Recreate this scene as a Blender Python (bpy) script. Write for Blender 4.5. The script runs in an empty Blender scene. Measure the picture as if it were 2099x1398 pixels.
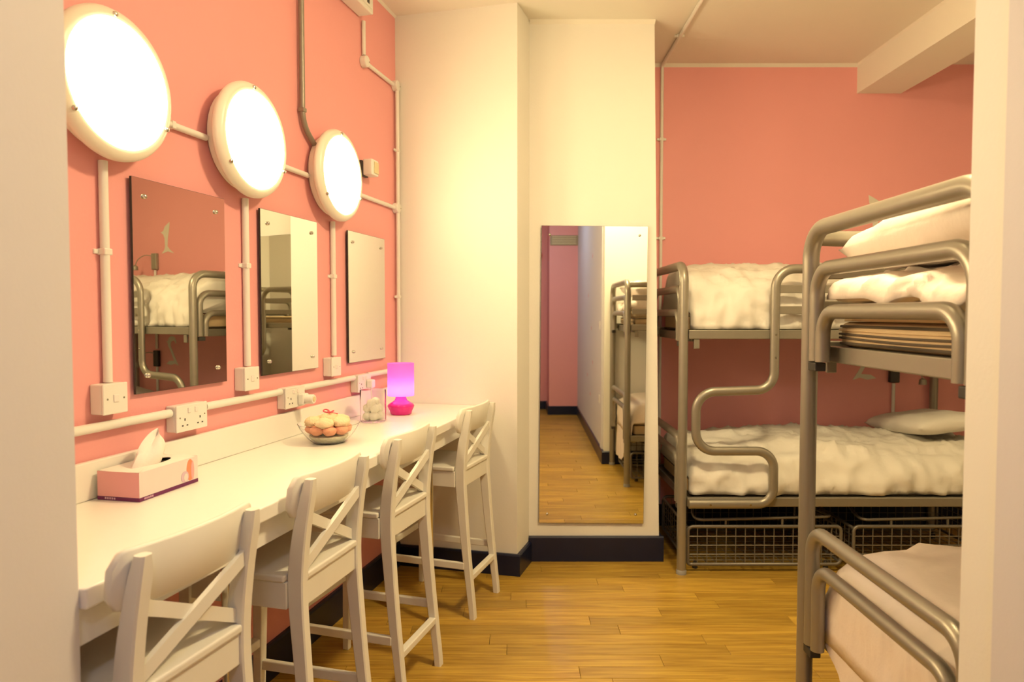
import bpy, bmesh, math, random
from mathutils import Vector, Matrix, noise

random.seed(7)
S = bpy.context.scene
col = S.collection
R = math.radians

# ------------------------------------------------------------------ camera, world, exposure
H = 1.517
cd = bpy.data.cameras.new('camera'); cam = bpy.data.objects.new('camera', cd); col.objects.link(cam)
cam.location = (0, 0, H); cam.rotation_euler = (R(90 - 2.25), 0, 0)
cd.sensor_fit = 'HORIZONTAL'; cd.sensor_width = 36.0; cd.lens = 1400.0 / 2099.0 * 36.0
cd.clip_start = 0.05
cd.dof.use_dof = True; cd.dof.focus_distance = 2.7; cd.dof.aperture_fstop = 3.2
S.camera = cam
w = bpy.data.worlds.new('world'); S.world = w; w.use_nodes = True
w.node_tree.nodes['Background'].inputs[0].default_value = (0.75, 0.78, 1.0, 1)
w.node_tree.nodes['Background'].inputs[1].default_value = 0.25
S.view_settings.view_transform = 'Standard'; S.view_settings.look = 'None'
S.view_settings.gamma = 1.0; S.view_settings.use_curve_mapping = False
S.view_settings.exposure = 0.0
LAMP_COL = (1.0, 0.80, 0.43); LAMP_STR = 41.0        # the three mirror lamps
HALL_COL = (0.72, 0.80, 1.0); HALL_STR = 42.0        # the ceiling lamp of the entrance passage

ROOM_COL = (1.0, 0.76, 0.40); ROOM_STR = 215.0       # the room's own ceiling lamp, above the frame

# ------------------------------------------------------------------ materials
def lin(c): return tuple(((v / 255) / 12.92 if v / 255 <= 0.04045 else ((v / 255 + 0.055) / 1.055) ** 2.4) for v in c)
MATS = {}
def mat(name, colour, rough=0.5, metal=0.0, var=0.0, scale=20.0, bump=0.0, bscale=60.0, spec=0.5, emit=None, strength=0, trans=0.0, ior=1.45, rnd=0.0):
    m = bpy.data.materials.new(name); m.use_nodes = True
    nt = m.node_tree; N = nt.nodes; b = N['Principled BSDF']
    b.inputs['Base Color'].default_value = (*colour, 1); b.inputs['Roughness'].default_value = rough
    b.inputs['Metallic'].default_value = metal; b.inputs['Specular IOR Level'].default_value = spec
    b.inputs['IOR'].default_value = ior
    tc = N.new('ShaderNodeTexCoord')
    if var > 0:
        n = N.new('ShaderNodeTexNoise'); n.inputs['Scale'].default_value = scale; n.inputs['Detail'].default_value = 5
        nt.links.new(tc.outputs['Object'], n.inputs['Vector'])
        r = N.new('ShaderNodeMapRange'); r.inputs[3].default_value = 1 - var; r.inputs[4].default_value = 1 + var
        nt.links.new(n.outputs['Fac'], r.inputs[0])
        h = N.new('ShaderNodeHueSaturation'); h.inputs['Color'].default_value = (*colour, 1)
        nt.links.new(r.outputs[0], h.inputs['Value']); nt.links.new(h.outputs[0], b.inputs['Base Color'])
    if bump > 0:
        n2 = N.new('ShaderNodeTexNoise'); n2.inputs['Scale'].default_value = bscale; n2.inputs['Detail'].default_value = 6
        nt.links.new(tc.outputs['Object'], n2.inputs['Vector'])
        bp = N.new('ShaderNodeBump'); bp.inputs['Strength'].default_value = bump; bp.inputs['Distance'].default_value = 0.01
        nt.links.new(n2.outputs['Fac'], bp.inputs['Height']); nt.links.new(bp.outputs[0], b.inputs['Normal'])
    if emit:
        b.inputs['Emission Color'].default_value = (*emit, 1); b.inputs['Emission Strength'].default_value = strength
    if trans: b.inputs['Transmission Weight'].default_value = trans
    MATS[name] = m
    return m

mat('pink_paint', (0.85, 0.375, 0.37), 0.55, var=0.03, scale=3, bump=0.06, bscale=90)
mat('white_paint', (0.80, 0.78, 0.72), 0.55, var=0.02, scale=3, bump=0.06, bscale=90)
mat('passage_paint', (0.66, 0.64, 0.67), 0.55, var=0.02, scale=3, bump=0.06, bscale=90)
mat('ceiling_paint', (0.85, 0.82, 0.73), 0.7, var=0.03, scale=2, bump=0.08, bscale=50)
mat('navy_gloss', (0.008, 0.011, 0.035), 0.3, var=0.2, scale=8)
mat('white_plastic', (0.80, 0.78, 0.72), 0.35, var=0.015, scale=15)
mat('rocker_plastic', (0.86, 0.78, 0.74), 0.25, var=0.01)
mat('hole_dark', (0.03, 0.025, 0.02), 0.6, var=0.1)
mat('worktop_laminate', (0.86, 0.84, 0.78), 0.3, var=0.015, scale=30)
mat('stool_lacquer', (0.78, 0.76, 0.68), 0.38, var=0.03, scale=12, bump=0.02, bscale=40)
mat('chrome', (0.75, 0.75, 0.75), 0.12, metal=1.0, var=0.02)
mat('steel_screw', (0.6, 0.58, 0.52), 0.25, metal=1.0, var=0.05, scale=200)
mat('mirror_glass', (0.86, 0.88, 0.83), 0.006, metal=1.0)
mat('mirror_edge', (0.03, 0.035, 0.03), 0.3, var=0.1)
mat('silver_tube', (0.32, 0.295, 0.24), 0.36, metal=0.55, var=0.04, scale=30, bump=0.02, bscale=300)
mat('dark_metal', (0.05, 0.045, 0.04), 0.5, metal=0.3, var=0.1)
mat('basket_metal', (0.20, 0.18, 0.15), 0.4, metal=0.5, var=0.06)
mat('grey_conduit', (0.30, 0.27, 0.22), 0.4, metal=0.4, var=0.06, scale=60)
mat('white_linen', (0.74, 0.71, 0.64), 0.85, var=0.03, scale=9, bump=0.8, bscale=9)
mat('blush_linen', (0.84, 0.74, 0.66), 0.85, var=0.03, scale=9, bump=0.8, bscale=9)
mat('tan_ticking', (0.62, 0.46, 0.27), 0.85, var=0.08, scale=25, bump=0.15, bscale=200)
mat('piping_dark', (0.10, 0.075, 0.05), 0.8, var=0.1)
mat('lamp_diffuser', (0.9, 0.9, 0.85), 0.4, emit=LAMP_COL, strength=LAMP_STR)
mat('hall_diffuser', (0.9, 0.9, 0.9), 0.4, emit=HALL_COL, strength=HALL_STR)
mat('room_diffuser', (0.9, 0.9, 0.9), 0.4, emit=ROOM_COL, strength=ROOM_STR)
mat('lamp_rim', (0.82, 0.78, 0.66), 0.3, var=0.01)
mat('magenta_glass', (0.80, 0.02, 0.30), 0.12, var=0.02, trans=0.15)
mat('cream_box', (0.72, 0.62, 0.36), 0.4, var=0.03)
mat('sign_ink', (0.04, 0.04, 0.03), 0.5, var=0.1)
mat('tissue_pink', (0.80, 0.38, 0.39), 0.5, var=0.02, scale=30)
mat('tissue_grey', (0.72, 0.66, 0.64), 0.5, var=0.02, scale=30)
mat('tissue_purple', (0.14, 0.01, 0.09), 0.4, var=0.05)
mat('tissue_orange', (0.78, 0.26, 0.14), 0.5, var=0.1, scale=60)
mat('tissue_lilac', (0.62, 0.45, 0.55), 0.5, var=0.1, scale=60)
mat('tissue_print', (0.62, 0.40, 0.52), 0.5, var=0.05)
mat('tissue_paper', (0.86, 0.80, 0.74), 0.9, var=0.02, bump=0.1, bscale=80)
mat('puff_cream', (0.85, 0.66, 0.42), 0.9, var=0.06, scale=60, bump=0.5, bscale=120)
mat('puff_peach', (0.85, 0.38, 0.24), 0.9, var=0.06, scale=60, bump=0.5, bscale=120)
mat('ribbon_red', (0.70, 0.10, 0.14), 0.6, var=0.05)
mat('gravel_pale', (0.70, 0.66, 0.52), 0.7, var=0.25, scale=90, bump=0.5, bscale=150)
mat('cotton_white', (0.95, 0.93, 0.86), 0.95, var=0.03, scale=60, bump=0.5, bscale=90)
mat('clear_glass', (0.97, 0.98, 0.96), 0.02, trans=1.0, ior=1.22)
mat('jar_glass', (0.98, 0.98, 0.96), 0.02, trans=1.0, ior=1.08)
mat('decal_vinyl', (0.74, 0.71, 0.60), 0.5, var=0.03)
mat('red_paint', (0.55, 0.02, 0.02), 0.35, var=0.05)
mat('vent_beige', (0.40, 0.32, 0.20), 0.5, var=0.08, scale=60)
mat('sticker_pink', (0.72, 0.30, 0.34), 0.6, var=0.05)
mat('pink_door', (0.62, 0.16, 0.17), 0.45, var=0.04, scale=6)
mat('reader_grey', (0.36, 0.33, 0.26), 0.4, metal=0.3, var=0.05)
mat('reader_dark', (0.05, 0.04, 0.035), 0.4, metal=0.3, var=0.05)
mat('foot_plastic', (0.30, 0.29, 0.27), 0.5, var=0.05)

def shade_material():
    m = bpy.data.materials.new('shade_fabric'); m.use_nodes = True
    nt = m.node_tree; N = nt.nodes; out = N['Material Output']; b = N['Principled BSDF']
    b.inputs['Base Color'].default_value = (0.82, 0.22, 0.58, 1); b.inputs['Roughness'].default_value = 0.9
    t = N.new('ShaderNodeBsdfTranslucent'); t.inputs[0].default_value = (0.90, 0.42, 0.78, 1)
    tc = N.new('ShaderNodeTexCoord'); n = N.new('ShaderNodeTexNoise'); n.inputs['Scale'].default_value = 220
    nt.links.new(tc.outputs['Object'], n.inputs['Vector'])
    bp = N.new('ShaderNodeBump'); bp.inputs['Strength'].default_value = 0.1
    nt.links.new(n.outputs['Fac'], bp.inputs['Height']); nt.links.new(bp.outputs[0], b.inputs['Normal'])
    mx = N.new('ShaderNodeMixShader'); mx.inputs[0].default_value = 0.6
    nt.links.new(b.outputs[0], mx.inputs[1]); nt.links.new(t.outputs[0], mx.inputs[2]); nt.links.new(mx.outputs[0], out.inputs[0])
    MATS['shade_fabric'] = m
shade_material()

def wood_material():
    m = bpy.data.materials.new('floor_wood'); m.use_nodes = True
    nt = m.node_tree; N = nt.nodes; b = N['Principled BSDF']
    tc = N.new('ShaderNodeTexCoord'); oi = N.new('ShaderNodeObjectInfo')
    sc = N.new('ShaderNodeVectorMath'); sc.operation = 'SCALE'; sc.inputs[0].default_value = (37, 11, 5)
    nt.links.new(oi.outputs['Random'], sc.inputs['Scale'])
    add = N.new('ShaderNodeVectorMath'); nt.links.new(tc.outputs['Object'], add.inputs[0]); nt.links.new(sc.outputs[0], add.inputs[1])
    mp = N.new('ShaderNodeMapping'); mp.inputs['Scale'].default_value = (2.2, 38, 1); nt.links.new(add.outputs[0], mp.inputs[0])
    n = N.new('ShaderNodeTexNoise'); n.inputs['Scale'].default_value = 1.6; n.inputs['Detail'].default_value = 7; n.inputs['Distortion'].default_value = 0.6
    nt.links.new(mp.outputs[0], n.inputs['Vector'])
    cr = N.new('ShaderNodeValToRGB'); e = cr.color_ramp.elements
    e[0].position = 0.30; e[0].color = (0.33, 0.178, 0.022, 1); e[1].position = 0.72; e[1].color = (0.60, 0.385, 0.062, 1)
    nt.links.new(n.outputs['Fac'], cr.inputs[0])
    hs = N.new('ShaderNodeHueSaturation'); mr = N.new('ShaderNodeMapRange'); mr.inputs[3].default_value = 0.78; mr.inputs[4].default_value = 1.14
    nt.links.new(oi.outputs['Random'], mr.inputs[0]); nt.links.new(mr.outputs[0], hs.inputs['Value']); nt.links.new(cr.outputs[0], hs.inputs['Color'])
    nt.links.new(hs.outputs[0], b.inputs['Base Color']); b.inputs['Roughness'].default_value = 0.33
    bp = N.new('ShaderNodeBump'); bp.inputs['Strength'].default_value = 0.05; bp.inputs['Distance'].default_value = 0.004
    nt.links.new(n.outputs['Fac'], bp.inputs['Height']); nt.links.new(bp.outputs[0], b.inputs['Normal'])
    MATS['floor_wood'] = m
wood_material()

# ------------------------------------------------------------------ mesh helpers
def fillet(pts, r, seg=6):
    pts = [Vector(p) for p in pts]; out = [pts[0]]
    for i in range(1, len(pts) - 1):
        c = pts[i]; a = pts[i-1] - c; b = pts[i+1] - c
        rr = r[i] if isinstance(r, dict) and i in r else (r if not isinstance(r, dict) else 0)
        d = min(rr, a.length * 0.499, b.length * 0.499)
        if d <= 1e-5: out.append(c); continue
        a.normalize(); b.normalize(); pa = c + a * d; pb = c + b * d
        half = a.angle(b) / 2; wt = math.sin(half)
        for k in range(seg + 1):
            t = k / seg; w0 = (1-t)**2; w1 = 2*t*(1-t)*wt; w2 = t*t
            out.append((pa*w0 + c*w1 + pb*w2) / (w0 + w1 + w2))
    out.append(pts[-1]); return out

class MB:
    def __init__(s): s.v = []; s.f = []; s.m = []; s.cur = 0
    def add(s, vs, fs):
        o = len(s.v); s.v += [tuple(p) for p in vs]
        for f in fs: s.f.append(tuple(i + o for i in f)); s.m.append(s.cur)
        return s
    def box(s, lo, hi):
        (a,b,c),(d,e,f) = lo, hi
        return s.add([(a,b,c),(d,b,c),(d,e,c),(a,e,c),(a,b,f),(d,b,f),(d,e,f),(a,e,f)],
                     [(3,2,1,0),(4,5,6,7),(0,1,5,4),(1,2,6,5),(2,3,7,6),(3,0,4,7)])
    def cbox(s, lo, hi, c=0.004):
        bm = bmesh.new(); bmesh.ops.create_cube(bm, size=1)
        sz = [hi[i]-lo[i] for i in range(3)]
        for v in bm.verts: v.co = Vector([lo[i] + (v.co[i]+0.5)*sz[i] for i in range(3)])
        c = min(c, min(sz)*0.45)
        bmesh.ops.bevel(bm, geom=list(bm.edges), offset=c, segments=2, affect='EDGES', profile=0.5)
        return s.bm(bm)
    def bm(s, bm):
        bm.verts.index_update(); vs = [v.co.copy() for v in bm.verts]; fs = [[v.index for v in f.verts] for f in bm.faces]
        bm.free(); return s.add(vs, fs)
    def prism(s, poly, z0, z1, ax='z'):
        n = len(poly)
        def P(p, z): return (p[0], p[1], z) if ax == 'z' else ((p[0], z, p[1]) if ax == 'y' else (z, p[0], p[1]))
        return s.add([P(p, z0) for p in poly] + [P(p, z1) for p in poly],
                     [tuple(range(n))[::-1], tuple(range(n, 2*n))] + [(i, (i+1)%n, n+(i+1)%n, n+i) for i in range(n)])
    def tube(s, path, r, n=12, cap=True, flat=None):
        P = [Vector(p) for p in path]; vs = []; m = len(P)
        rad = r if isinstance(r, (list, tuple)) else [r]*m
        t0 = (P[1]-P[0]).normalized(); ref = Vector((0,0,1)) if abs(t0.z) < 0.9 else Vector((1,0,0))
        nx = t0.cross(ref).normalized(); pt = t0
        for i in range(m):
            t = ((P[min(i+1,m-1)]-P[i]).normalized() + (P[i]-P[max(i-1,0)]).normalized()) if 0 < i < m-1 else (P[min(i+1,m-1)]-P[max(i-1,0)])
            t.normalize()
            q = pt.rotation_difference(t); nx = q @ nx; pt = t; ny = t.cross(nx)
            for k in range(n):
                a = 2*math.pi*k/n
                d = nx*math.cos(a)*rad[i] + ny*math.sin(a)*rad[i]
                if flat: d = Vector((d.x*flat[0], d.y*flat[1], d.z*flat[2]))
                vs.append(P[i]+d)
        fs = [(i*n+k, i*n+(k+1)%n, (i+1)*n+(k+1)%n, (i+1)*n+k) for i in range(m-1) for k in range(n)]
        if cap: fs += [tuple(range(n))[::-1], tuple(range((m-1)*n, m*n))]
        return s.add(vs, fs)
    def lathe(s, prof, n=32, o=(0,0,0), ax='z'):
        vs = []; m = len(prof)
        for r, h in prof:
            for k in range(n):
                a = 2*math.pi*k/n; c, d = r*math.cos(a), r*math.sin(a)
                p = (c, d, h) if ax == 'z' else ((h, c, d) if ax == 'x' else (c, h, d))
                vs.append((p[0]+o[0], p[1]+o[1], p[2]+o[2]))
        fs = [(i*n+k, i*n+(k+1)%n, (i+1)*n+(k+1)%n, (i+1)*n+k) for i in range(m-1) for k in range(n)]
        if prof[0][0] > 1e-6: fs.append(tuple(range(n))[::-1])
        if prof[-1][0] > 1e-6: fs.append(tuple(range((m-1)*n, m*n)))
        return s.add(vs, fs)
    def loft(s, secs):
        n = len(secs[0]); m = len(secs); vs = [p for q in secs for p in q]
        fs = [(i*n+k, i*n+(k+1)%n, (i+1)*n+(k+1)%n, (i+1)*n+k) for i in range(m-1) for k in range(n)]
        return s.add(vs, fs + [tuple(range(n))[::-1], tuple(range((m-1)*n, m*n))])
    def bar(s, a, b, wy, wz, up=(0,0,1)):
        a, b = Vector(a), Vector(b); t = (b-a).normalized(); y = Vector(up).cross(t).normalized(); z = t.cross(y)
        q = lambda p: [p - y*wy/2 - z*wz/2, p + y*wy/2 - z*wz/2, p + y*wy/2 + z*wz/2, p - y*wy/2 + z*wz/2]
        return s.loft([q(a), q(b)])
    def build(s, name, mats, parent=None, smooth=None):
        me = bpy.data.meshes.new(name); me.from_pydata(s.v, [], s.f)
        ms = mats if isinstance(mats, (list, tuple)) else [mats]
        for k in ms: me.materials.append(MATS[k])
        me.polygons.foreach_set('material_index', s.m)
        bm = bmesh.new(); bm.from_mesh(me); bmesh.ops.remove_doubles(bm, verts=bm.verts, dist=1e-6)
        bmesh.ops.recalc_face_normals(bm, faces=bm.faces)
        if smooth is not None:
            for f in bm.faces: f.smooth = True
            for e in bm.edges:
                if len(e.link_faces) == 2 and e.calc_face_angle(0) > R(smooth): e.smooth = False
        bm.to_mesh(me); bm.free()
        o = bpy.data.objects.new(name, me); col.objects.link(o)
        if parent: o.parent = parent
        return o

def thing(name, label, cat, loc=(0,0,0), rz=0.0, group=None):
    o = bpy.data.objects.new(name, None); col.objects.link(o); o.empty_display_size = 0.1
    o.location = loc; o.rotation_euler = (0, 0, rz); return tag(o, label, cat, group)
def tag(o, label, cat, group=None):
    o['label'] = label; o['category'] = cat
    if group: o['group'] = group
    return o
def at(o, loc, rz=0.0): o.location = loc; o.rotation_euler = (0, 0, rz); return o
def struct(o): o['kind'] = 'structure'; return o
def children(o): return [c for c in bpy.data.objects if c.parent == o]
KIDS = {}
def copy_tree(o, parent=None):
    c = o.copy(); col.objects.link(c); c.parent = parent
    for ch in children(o): copy_tree(ch, c)
    return c

# the pink wall with the mirrors stands 14 degrees askew: X out of the wall, Y along it (away), Z up
A = R(14.0)
W = Vector((-0.69, 4.096, 0)); U = Vector((math.sin(A), math.cos(A), 0)); NN = Vector((math.cos(A), -math.sin(A), 0))
def LW(v, s, z=0.0): return W + NN*v - U*s + Vector((0, 0, z))
RZ = -A
ZC = 3.27          # ceiling
YM = 4.155         # wall with the tall mirror
YB = 4.87          # pink wall behind the beds
XR = 3.45          # right wall
YF = 1.395; XC = 0.930      # corner of the passage on the right
YL = 1.30; XL = -0.838     # corner of the passage on the left
P0 = Vector((0.03, 3.916, 0))
YE = -2.0          # end of the passage

# ------------------------------------------------------------------ the shell
floor = struct(MB().box((-1.6, -2.9, -0.06), (3.6, 5.0, -0.014)).build('floor', 'dark_metal'))
PW, PL = 0.098, 1.0
pm = MB().cbox((0, 0, -0.014), (PL - 0.0012, PW - 0.0012, 0), 0.0015)
plank0 = pm.build('plank', 'floor_wood', floor); pmesh = plank0.data
half = {}
def plank_mesh(L):
    k = round(L, 3)
    if k not in half:
        o = MB().cbox((0, 0, -0.014), (L - 0.0012, PW - 0.0012, 0), 0.0015).build('tmp', 'floor_wood'); half[k] = o.data; bpy.data.objects.remove(o)
    return half[k]
first = True; row = 0; y = -2.6
while y < YB:
    x0, x1 = (XL, 1.0) if y + PW/2 < YL else (-1.36 + (y - 1.3)*0.20, XR)
    x = x0; off = [0.35, 0.7, 0.15, 0.9, 0.5][row % 5]; L = off if off > 0.2 else PL
    while x < x1 - 0.02:
        L = min(L, x1 - x)
        if first: o = plank0; first = False; o.data = plank_mesh(L)
        else:
            o = bpy.data.objects.new('plank', plank_mesh(L)); col.objects.link(o); o.parent = floor
        o.location = (x, y, 0); x += L; L = PL
    y += PW; row += 1

struct(MB().box((-1.8, -2.9, ZC), (3.6, 5.0, ZC + 0.1)).build('ceiling', 'ceiling_paint'))
# pink wall with the mirrors
struct(at(MB().prism([(0, 0.05), (-0.12, 0.05), (-0.12, -3.2), (0, -3.2)], 0, ZC).build('wall_left', 'pink_paint'), W, RZ))
# white pier at the end of the worktop and the wall that carries the tall mirror
b0 = P0 + Vector((0.075, YM - P0.y, 0))
struct(MB().prism([tuple(W[:2]), tuple(P0[:2]), (b0.x, YM), (b0.x, YM + 0.06), (-0.66, YM + 0.10)], 0, ZC).build('wall_pier', 'white_paint'))
mw = MB()
lo = [(b0.x, YM), (0.907, YM), (0.907, YB), (b0.x, YB)]; hi = [(b0.x, YM), (0.852, YM), (0.852, YB), (b0.x, YB)]
mw.loft([[(*p, 0) for p in lo], [(*p, ZC) for p in hi]])
struct(mw.build('wall_middle', 'white_paint'))
struct(MB().box((0.6, YB, 0), (XR + 0.1, YB + 0.1, ZC)).build('wall_back', 'pink_paint'))
struct(MB().box((XR, YF - 0.1, 0), (XR + 0.1, YB, ZC)).build('wall_right', 'white_paint'))
struct(MB().prism([(XC, YF), (XR, YF), (XR, YF - 0.10), (XC + 0.005, YF - 0.10)], 0, ZC).build('wall_front', 'white_paint'))
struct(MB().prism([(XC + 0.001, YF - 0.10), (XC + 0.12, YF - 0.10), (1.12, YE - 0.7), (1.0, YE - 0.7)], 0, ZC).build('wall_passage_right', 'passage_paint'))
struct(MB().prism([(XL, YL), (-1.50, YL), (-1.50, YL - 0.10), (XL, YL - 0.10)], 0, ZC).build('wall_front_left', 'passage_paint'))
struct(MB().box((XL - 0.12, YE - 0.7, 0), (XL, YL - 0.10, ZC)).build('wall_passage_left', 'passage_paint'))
struct(MB().box((0.56, YE - 0.6, 0), (0.99, YE, ZC)).build('wall_passage_pier', 'pink_paint'))
struct(MB().box((XL, YE - 0.7, 0), (0.99, YE - 0.6, ZC)).build('wall_passage_end', 'pink_paint'))
# beam under the ceiling
struct(MB().box((2.426, YF, 3.068), (2.735, YB, ZC)).build('ceiling_beam', 'ceiling_paint'))

def baseboard(name, a, b, h, t=0.022):
    a, b = Vector((*a, 0)), Vector((*b, 0)); d = (b - a).normalized(); n = Vector((d.y, -d.x, 0))
    q = lambda p: [p, p + n*t, p + n*t + Vector((0,0,h - 0.008)), p + n*(t - 0.008) + Vector((0,0,h)), p + Vector((0,0,h))]
    return struct(MB().loft([q(a), q(b)]).build('baseboard_' + name, 'navy_gloss'))
ll = LW(0, 2.86); l0 = LW(0, 0.02)
baseboard('left', ll[:2], l0[:2], 0.15)
e = (P0 - W).normalized()
baseboard('pier', W[:2], (P0 + e*0.022)[:2], 0.125)
baseboard('return', P0[:2], (b0.x, YM), 0.125)
baseboard('middle', (b0.x, YM), (0.93, YM), 0.155)
baseboard('middle_side', (0.907, YM), (0.907, YB), 0.155)
baseboard('back', (0.93, YB), (XR, YB), 0.15)
baseboard('right', (XR, YB), (XR, YF), 0.15)
baseboard('front', (XR, YF), (XC - 0.02, YF), 0.13)
baseboard('passage_right', (XC, YF), (0.998, YE), 0.13)
baseboard('passage_pier', (0.99, YE), (0.54, YE), 0.13)
baseboard('passage_recess', (0.56, YE), (0.56, YE - 0.6), 0.13)
baseboard('passage_end', (0.55, YE - 0.6), (XL, YE - 0.6), 0.13)
baseboard('passage_left', (XL, YE - 0.6), (XL, YL), 0.13)
# thin plaster beads where walls meet the ceiling
def trim(i, a, b, t=0.022, h=0.02):
    a, b = Vector((*a, ZC)), Vector((*b, ZC)); d = (b - a).normalized(); n = Vector((d.y, -d.x, 0))
    q = lambda p: [p, p + n*t, p - Vector((0,0,h))]
    struct(MB().loft([q(a), q(b)]).build('trim_%d' % i, 'ceiling_paint'))
trim(1, (0.86, YB), (2.426, YB)); trim(2, (b0.x, YM), (0.855, YM)); trim(3, LW(0, 2.8)[:2], LW(0, 0.0)[:2], 0.012, 0.012)
trim(5, (2.426, YB), (2.426, YF), 0.012, 0.012)

struct(MB().prism([(XC - 0.012, 1.284), (XC + 0.004, 1.284), (XC + 0.006, 1.16), (XC - 0.010, 1.16)], 0.131, ZC - 0.001).build('trim_4', 'passage_paint'))

# ------------------------------------------------------------------ worktop with backsplash
ZT = 0.985; VF = 0.545
se = lambda v: (W.y - math.sin(A)*v - YL - 0.003) / math.cos(A)     # reach of the worktop along the wall
ct = thing('vanity_counter', 'long white laminate counter along the pink mirror wall', 'counter', W, RZ)
top = MB().prism([(0.002, -0.004), (VF, -0.004), (VF, -se(VF)), (0.002, -se(0.0))], ZT - 0.042, ZT)
o = top.build('worktop', 'worktop_laminate', ct)
bv = o.modifiers.new('bevel', 'BEVEL'); bv.width = 0.004; bv.segments = 2
o = MB().prism([(0.003, -0.004), (0.023, -0.004), (0.023, -se(0.023)), (0.003, -se(0.0))], ZT + 0.0005, ZT + 0.11).build('backsplash', 'worktop_laminate', ct)
bv = o.modifiers.new('bevel', 'BEVEL'); bv.width = 0.003
MB().prism([(VF - 0.055, -0.004), (VF - 0.035, -0.004), (VF - 0.035, -se(VF - 0.035)), (VF - 0.055, -se(VF - 0.055))], ZT - 0.125, ZT - 0.043).build('apron', 'worktop_laminate', ct)
for s in (0.69, 2.225):
    lg = MB().lathe([(0.016, 0.02), (0.016, ZT - 0.05), (0.035, ZT - 0.05), (0.035, ZT - 0.043)], 16, (0.470, -s, 0)).build('leg', 'chrome', ct, 40)
    MB().lathe([(0.026, 0.0), (0.026, 0.012), (0.018, 0.022)], 16, (0.470, -s, 0)).build('foot', 'chrome', lg, 40)

# ------------------------------------------------------------------ round mirror lamps
def bulkhead(name, label, s, z, group):
    t = thing(name, label, 'wall lamp', LW(0, s, z), RZ, group)
    MB().lathe([(0.17, 0.001), (0.185, 0.015), (0.185, 0.045), (0.12, 0.05)], 40, ax='x').build('back_plate', 'lamp_rim', t, 40)
    MB().lathe([(0.178, 0.046), (0.205, 0.048), (0.214, 0.058), (0.2145, 0.070), (0.208, 0.083), (0.195, 0.091), (0.182, 0.090), (0.178, 0.075)], 64, ax='x').build('rim', 'lamp_rim', t, 60)
    MB().lathe([(0.181, 0.075), (0.180, 0.090), (0.165, 0.098), (0.13, 0.105), (0.08, 0.110), (0.03, 0.112), (0.0, 0.112)], 56, ax='x').build('diffuser', 'lamp_diffuser', t, 60)
    for a in (95, 215, 335):
        y, q = 0.193*math.cos(R(a)), 0.193*math.sin(R(a))
        MB().lathe([(0.008, 0.088), (0.008, 0.096), (0.004, 0.099), (0, 0.099)], 10, (0, y, q), ax='x').build('screw', 'steel_screw', t, 40)
    return t
SL = (2.150, 1.502, 0.822)
LZ = 2.175
for s, lab in zip(SL, ('glowing round white wall lamp cut off by the corner of the passage wall',
                       'glowing round white wall lamp between two others, above the mirror in the middle of three',
                       'glowing round white wall lamp that the grey metal conduit runs into')):
    bulkhead('wall_lamp', lab, s, LZ, 'round lamps above the mirrors')

# ------------------------------------------------------------------ conduits, all of white plastic
def conduit(name, label, pts, clips=(), r=0.0105, m='white_plastic', cat='conduit', group='white plastic conduits', frm='left', fil=0.0):
    """pts in the frame of the left wall: (v, -s, z)"""
    t = thing(name, label, cat, W if frm == 'left' else (0,0,0), RZ if frm == 'left' else 0, group)
    MB().tube(fillet(pts, fil, 8) if fil else pts, r, 14).build('pipe', m, t, 60)
    for c, d in clips:                                 # saddle clip: centre, direction in which its lug points
        c = Vector(c); d = Vector(d)
        mb = MB()
        ax = Vector((1,0,0)) if frm == 'left' else Vector((0,-1,0))
        k0 = Vector([r*(0.75 if (abs(d[i]) < 0.5 and abs(ax[i]) < 0.5) else 1.12) for i in range(3)]); mb.cbox(c - k0, c + k0, 0.003)
        e2 = c + d*0.03 - ax*(r*0.9)
        k = [min(c[i], e2[i]) - 0.007*(1-abs(d[i])) for i in range(3)]; g = [max(c[i], e2[i]) + 0.007*(1-abs(d[i])) for i in range(3)]
        for i in range(3):
            if abs(ax[i]) > 0.5: k[i] = c[i] - ax[i]*r*1.2 - 0.0; g[i] = k[i] + 0.008*ax[i]
        lo_ = [min(k[i], g[i]) for i in range(3)]; hi_ = [max(k[i], g[i]) for i in range(3)]
        mb.cbox(lo_, hi_, 0.002)
        sc = e2 - d*0.008
        cl = mb.build('clip', m, t)
    return t
r_ = 0.013
for s, zc, which in ((2.142, 1.70, 'the mirror reflecting the bunk beds'), (1.473, 1.705, 'the mirror in the middle of three'), (0.79, 1.70, 'the mirror reflecting only the white wall')):
    conduit('wall_conduit', 'white vertical conduit down to the switch left of ' + which,
            [(r_, -s, 1.316), (r_, -s, 1.965)], [((r_, -s, zc), (0, -1, 0))], r_)
for s0, s1, c, lab in ((SL[0] - 0.19, SL[1] + 0.19, 1.86, 'short white conduit between the cut-off round lamp and the lamp next to it'),
                       (SL[1] - 0.19, SL[2] + 0.19, 1.22, 'short white conduit ending at the round lamp with the grey pipe'),
                       (SL[2] - 0.19, 0.045, 0.55, 'white conduit from the last round lamp to the corner pipe')):
    conduit('wall_conduit', lab, [(r_, -s0, 2.143), (r_, -s1, 2.143)], [((r_, -c, 2.143), (0, 0, 1))], 0.0115)
conduit('wall_conduit', 'white conduit running down the corner between pink wall and white pier',
        [(r_ + 0.01, -0.027, ZT + 0.111), (r_ + 0.01, -0.027, 2.83)], [((r_ + 0.01, -0.027, 2.48), (0, -1, 0)), ((r_ + 0.01, -0.027, 1.62), (0, -1, 0))], 0.0115)
conduit('wall_conduit', 'short white conduit between two round junction boxes high on pink wall',
        [(r_, -0.40, 2.853), (r_, -0.065, 2.853)], [], 0.0105)
conduit('wall_conduit', 'short white conduit dropping from the sign box to a round junction box',
        [(r_, -0.438, 2.885), (r_, -0.438, 3.062)], [], 0.0105)
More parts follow.
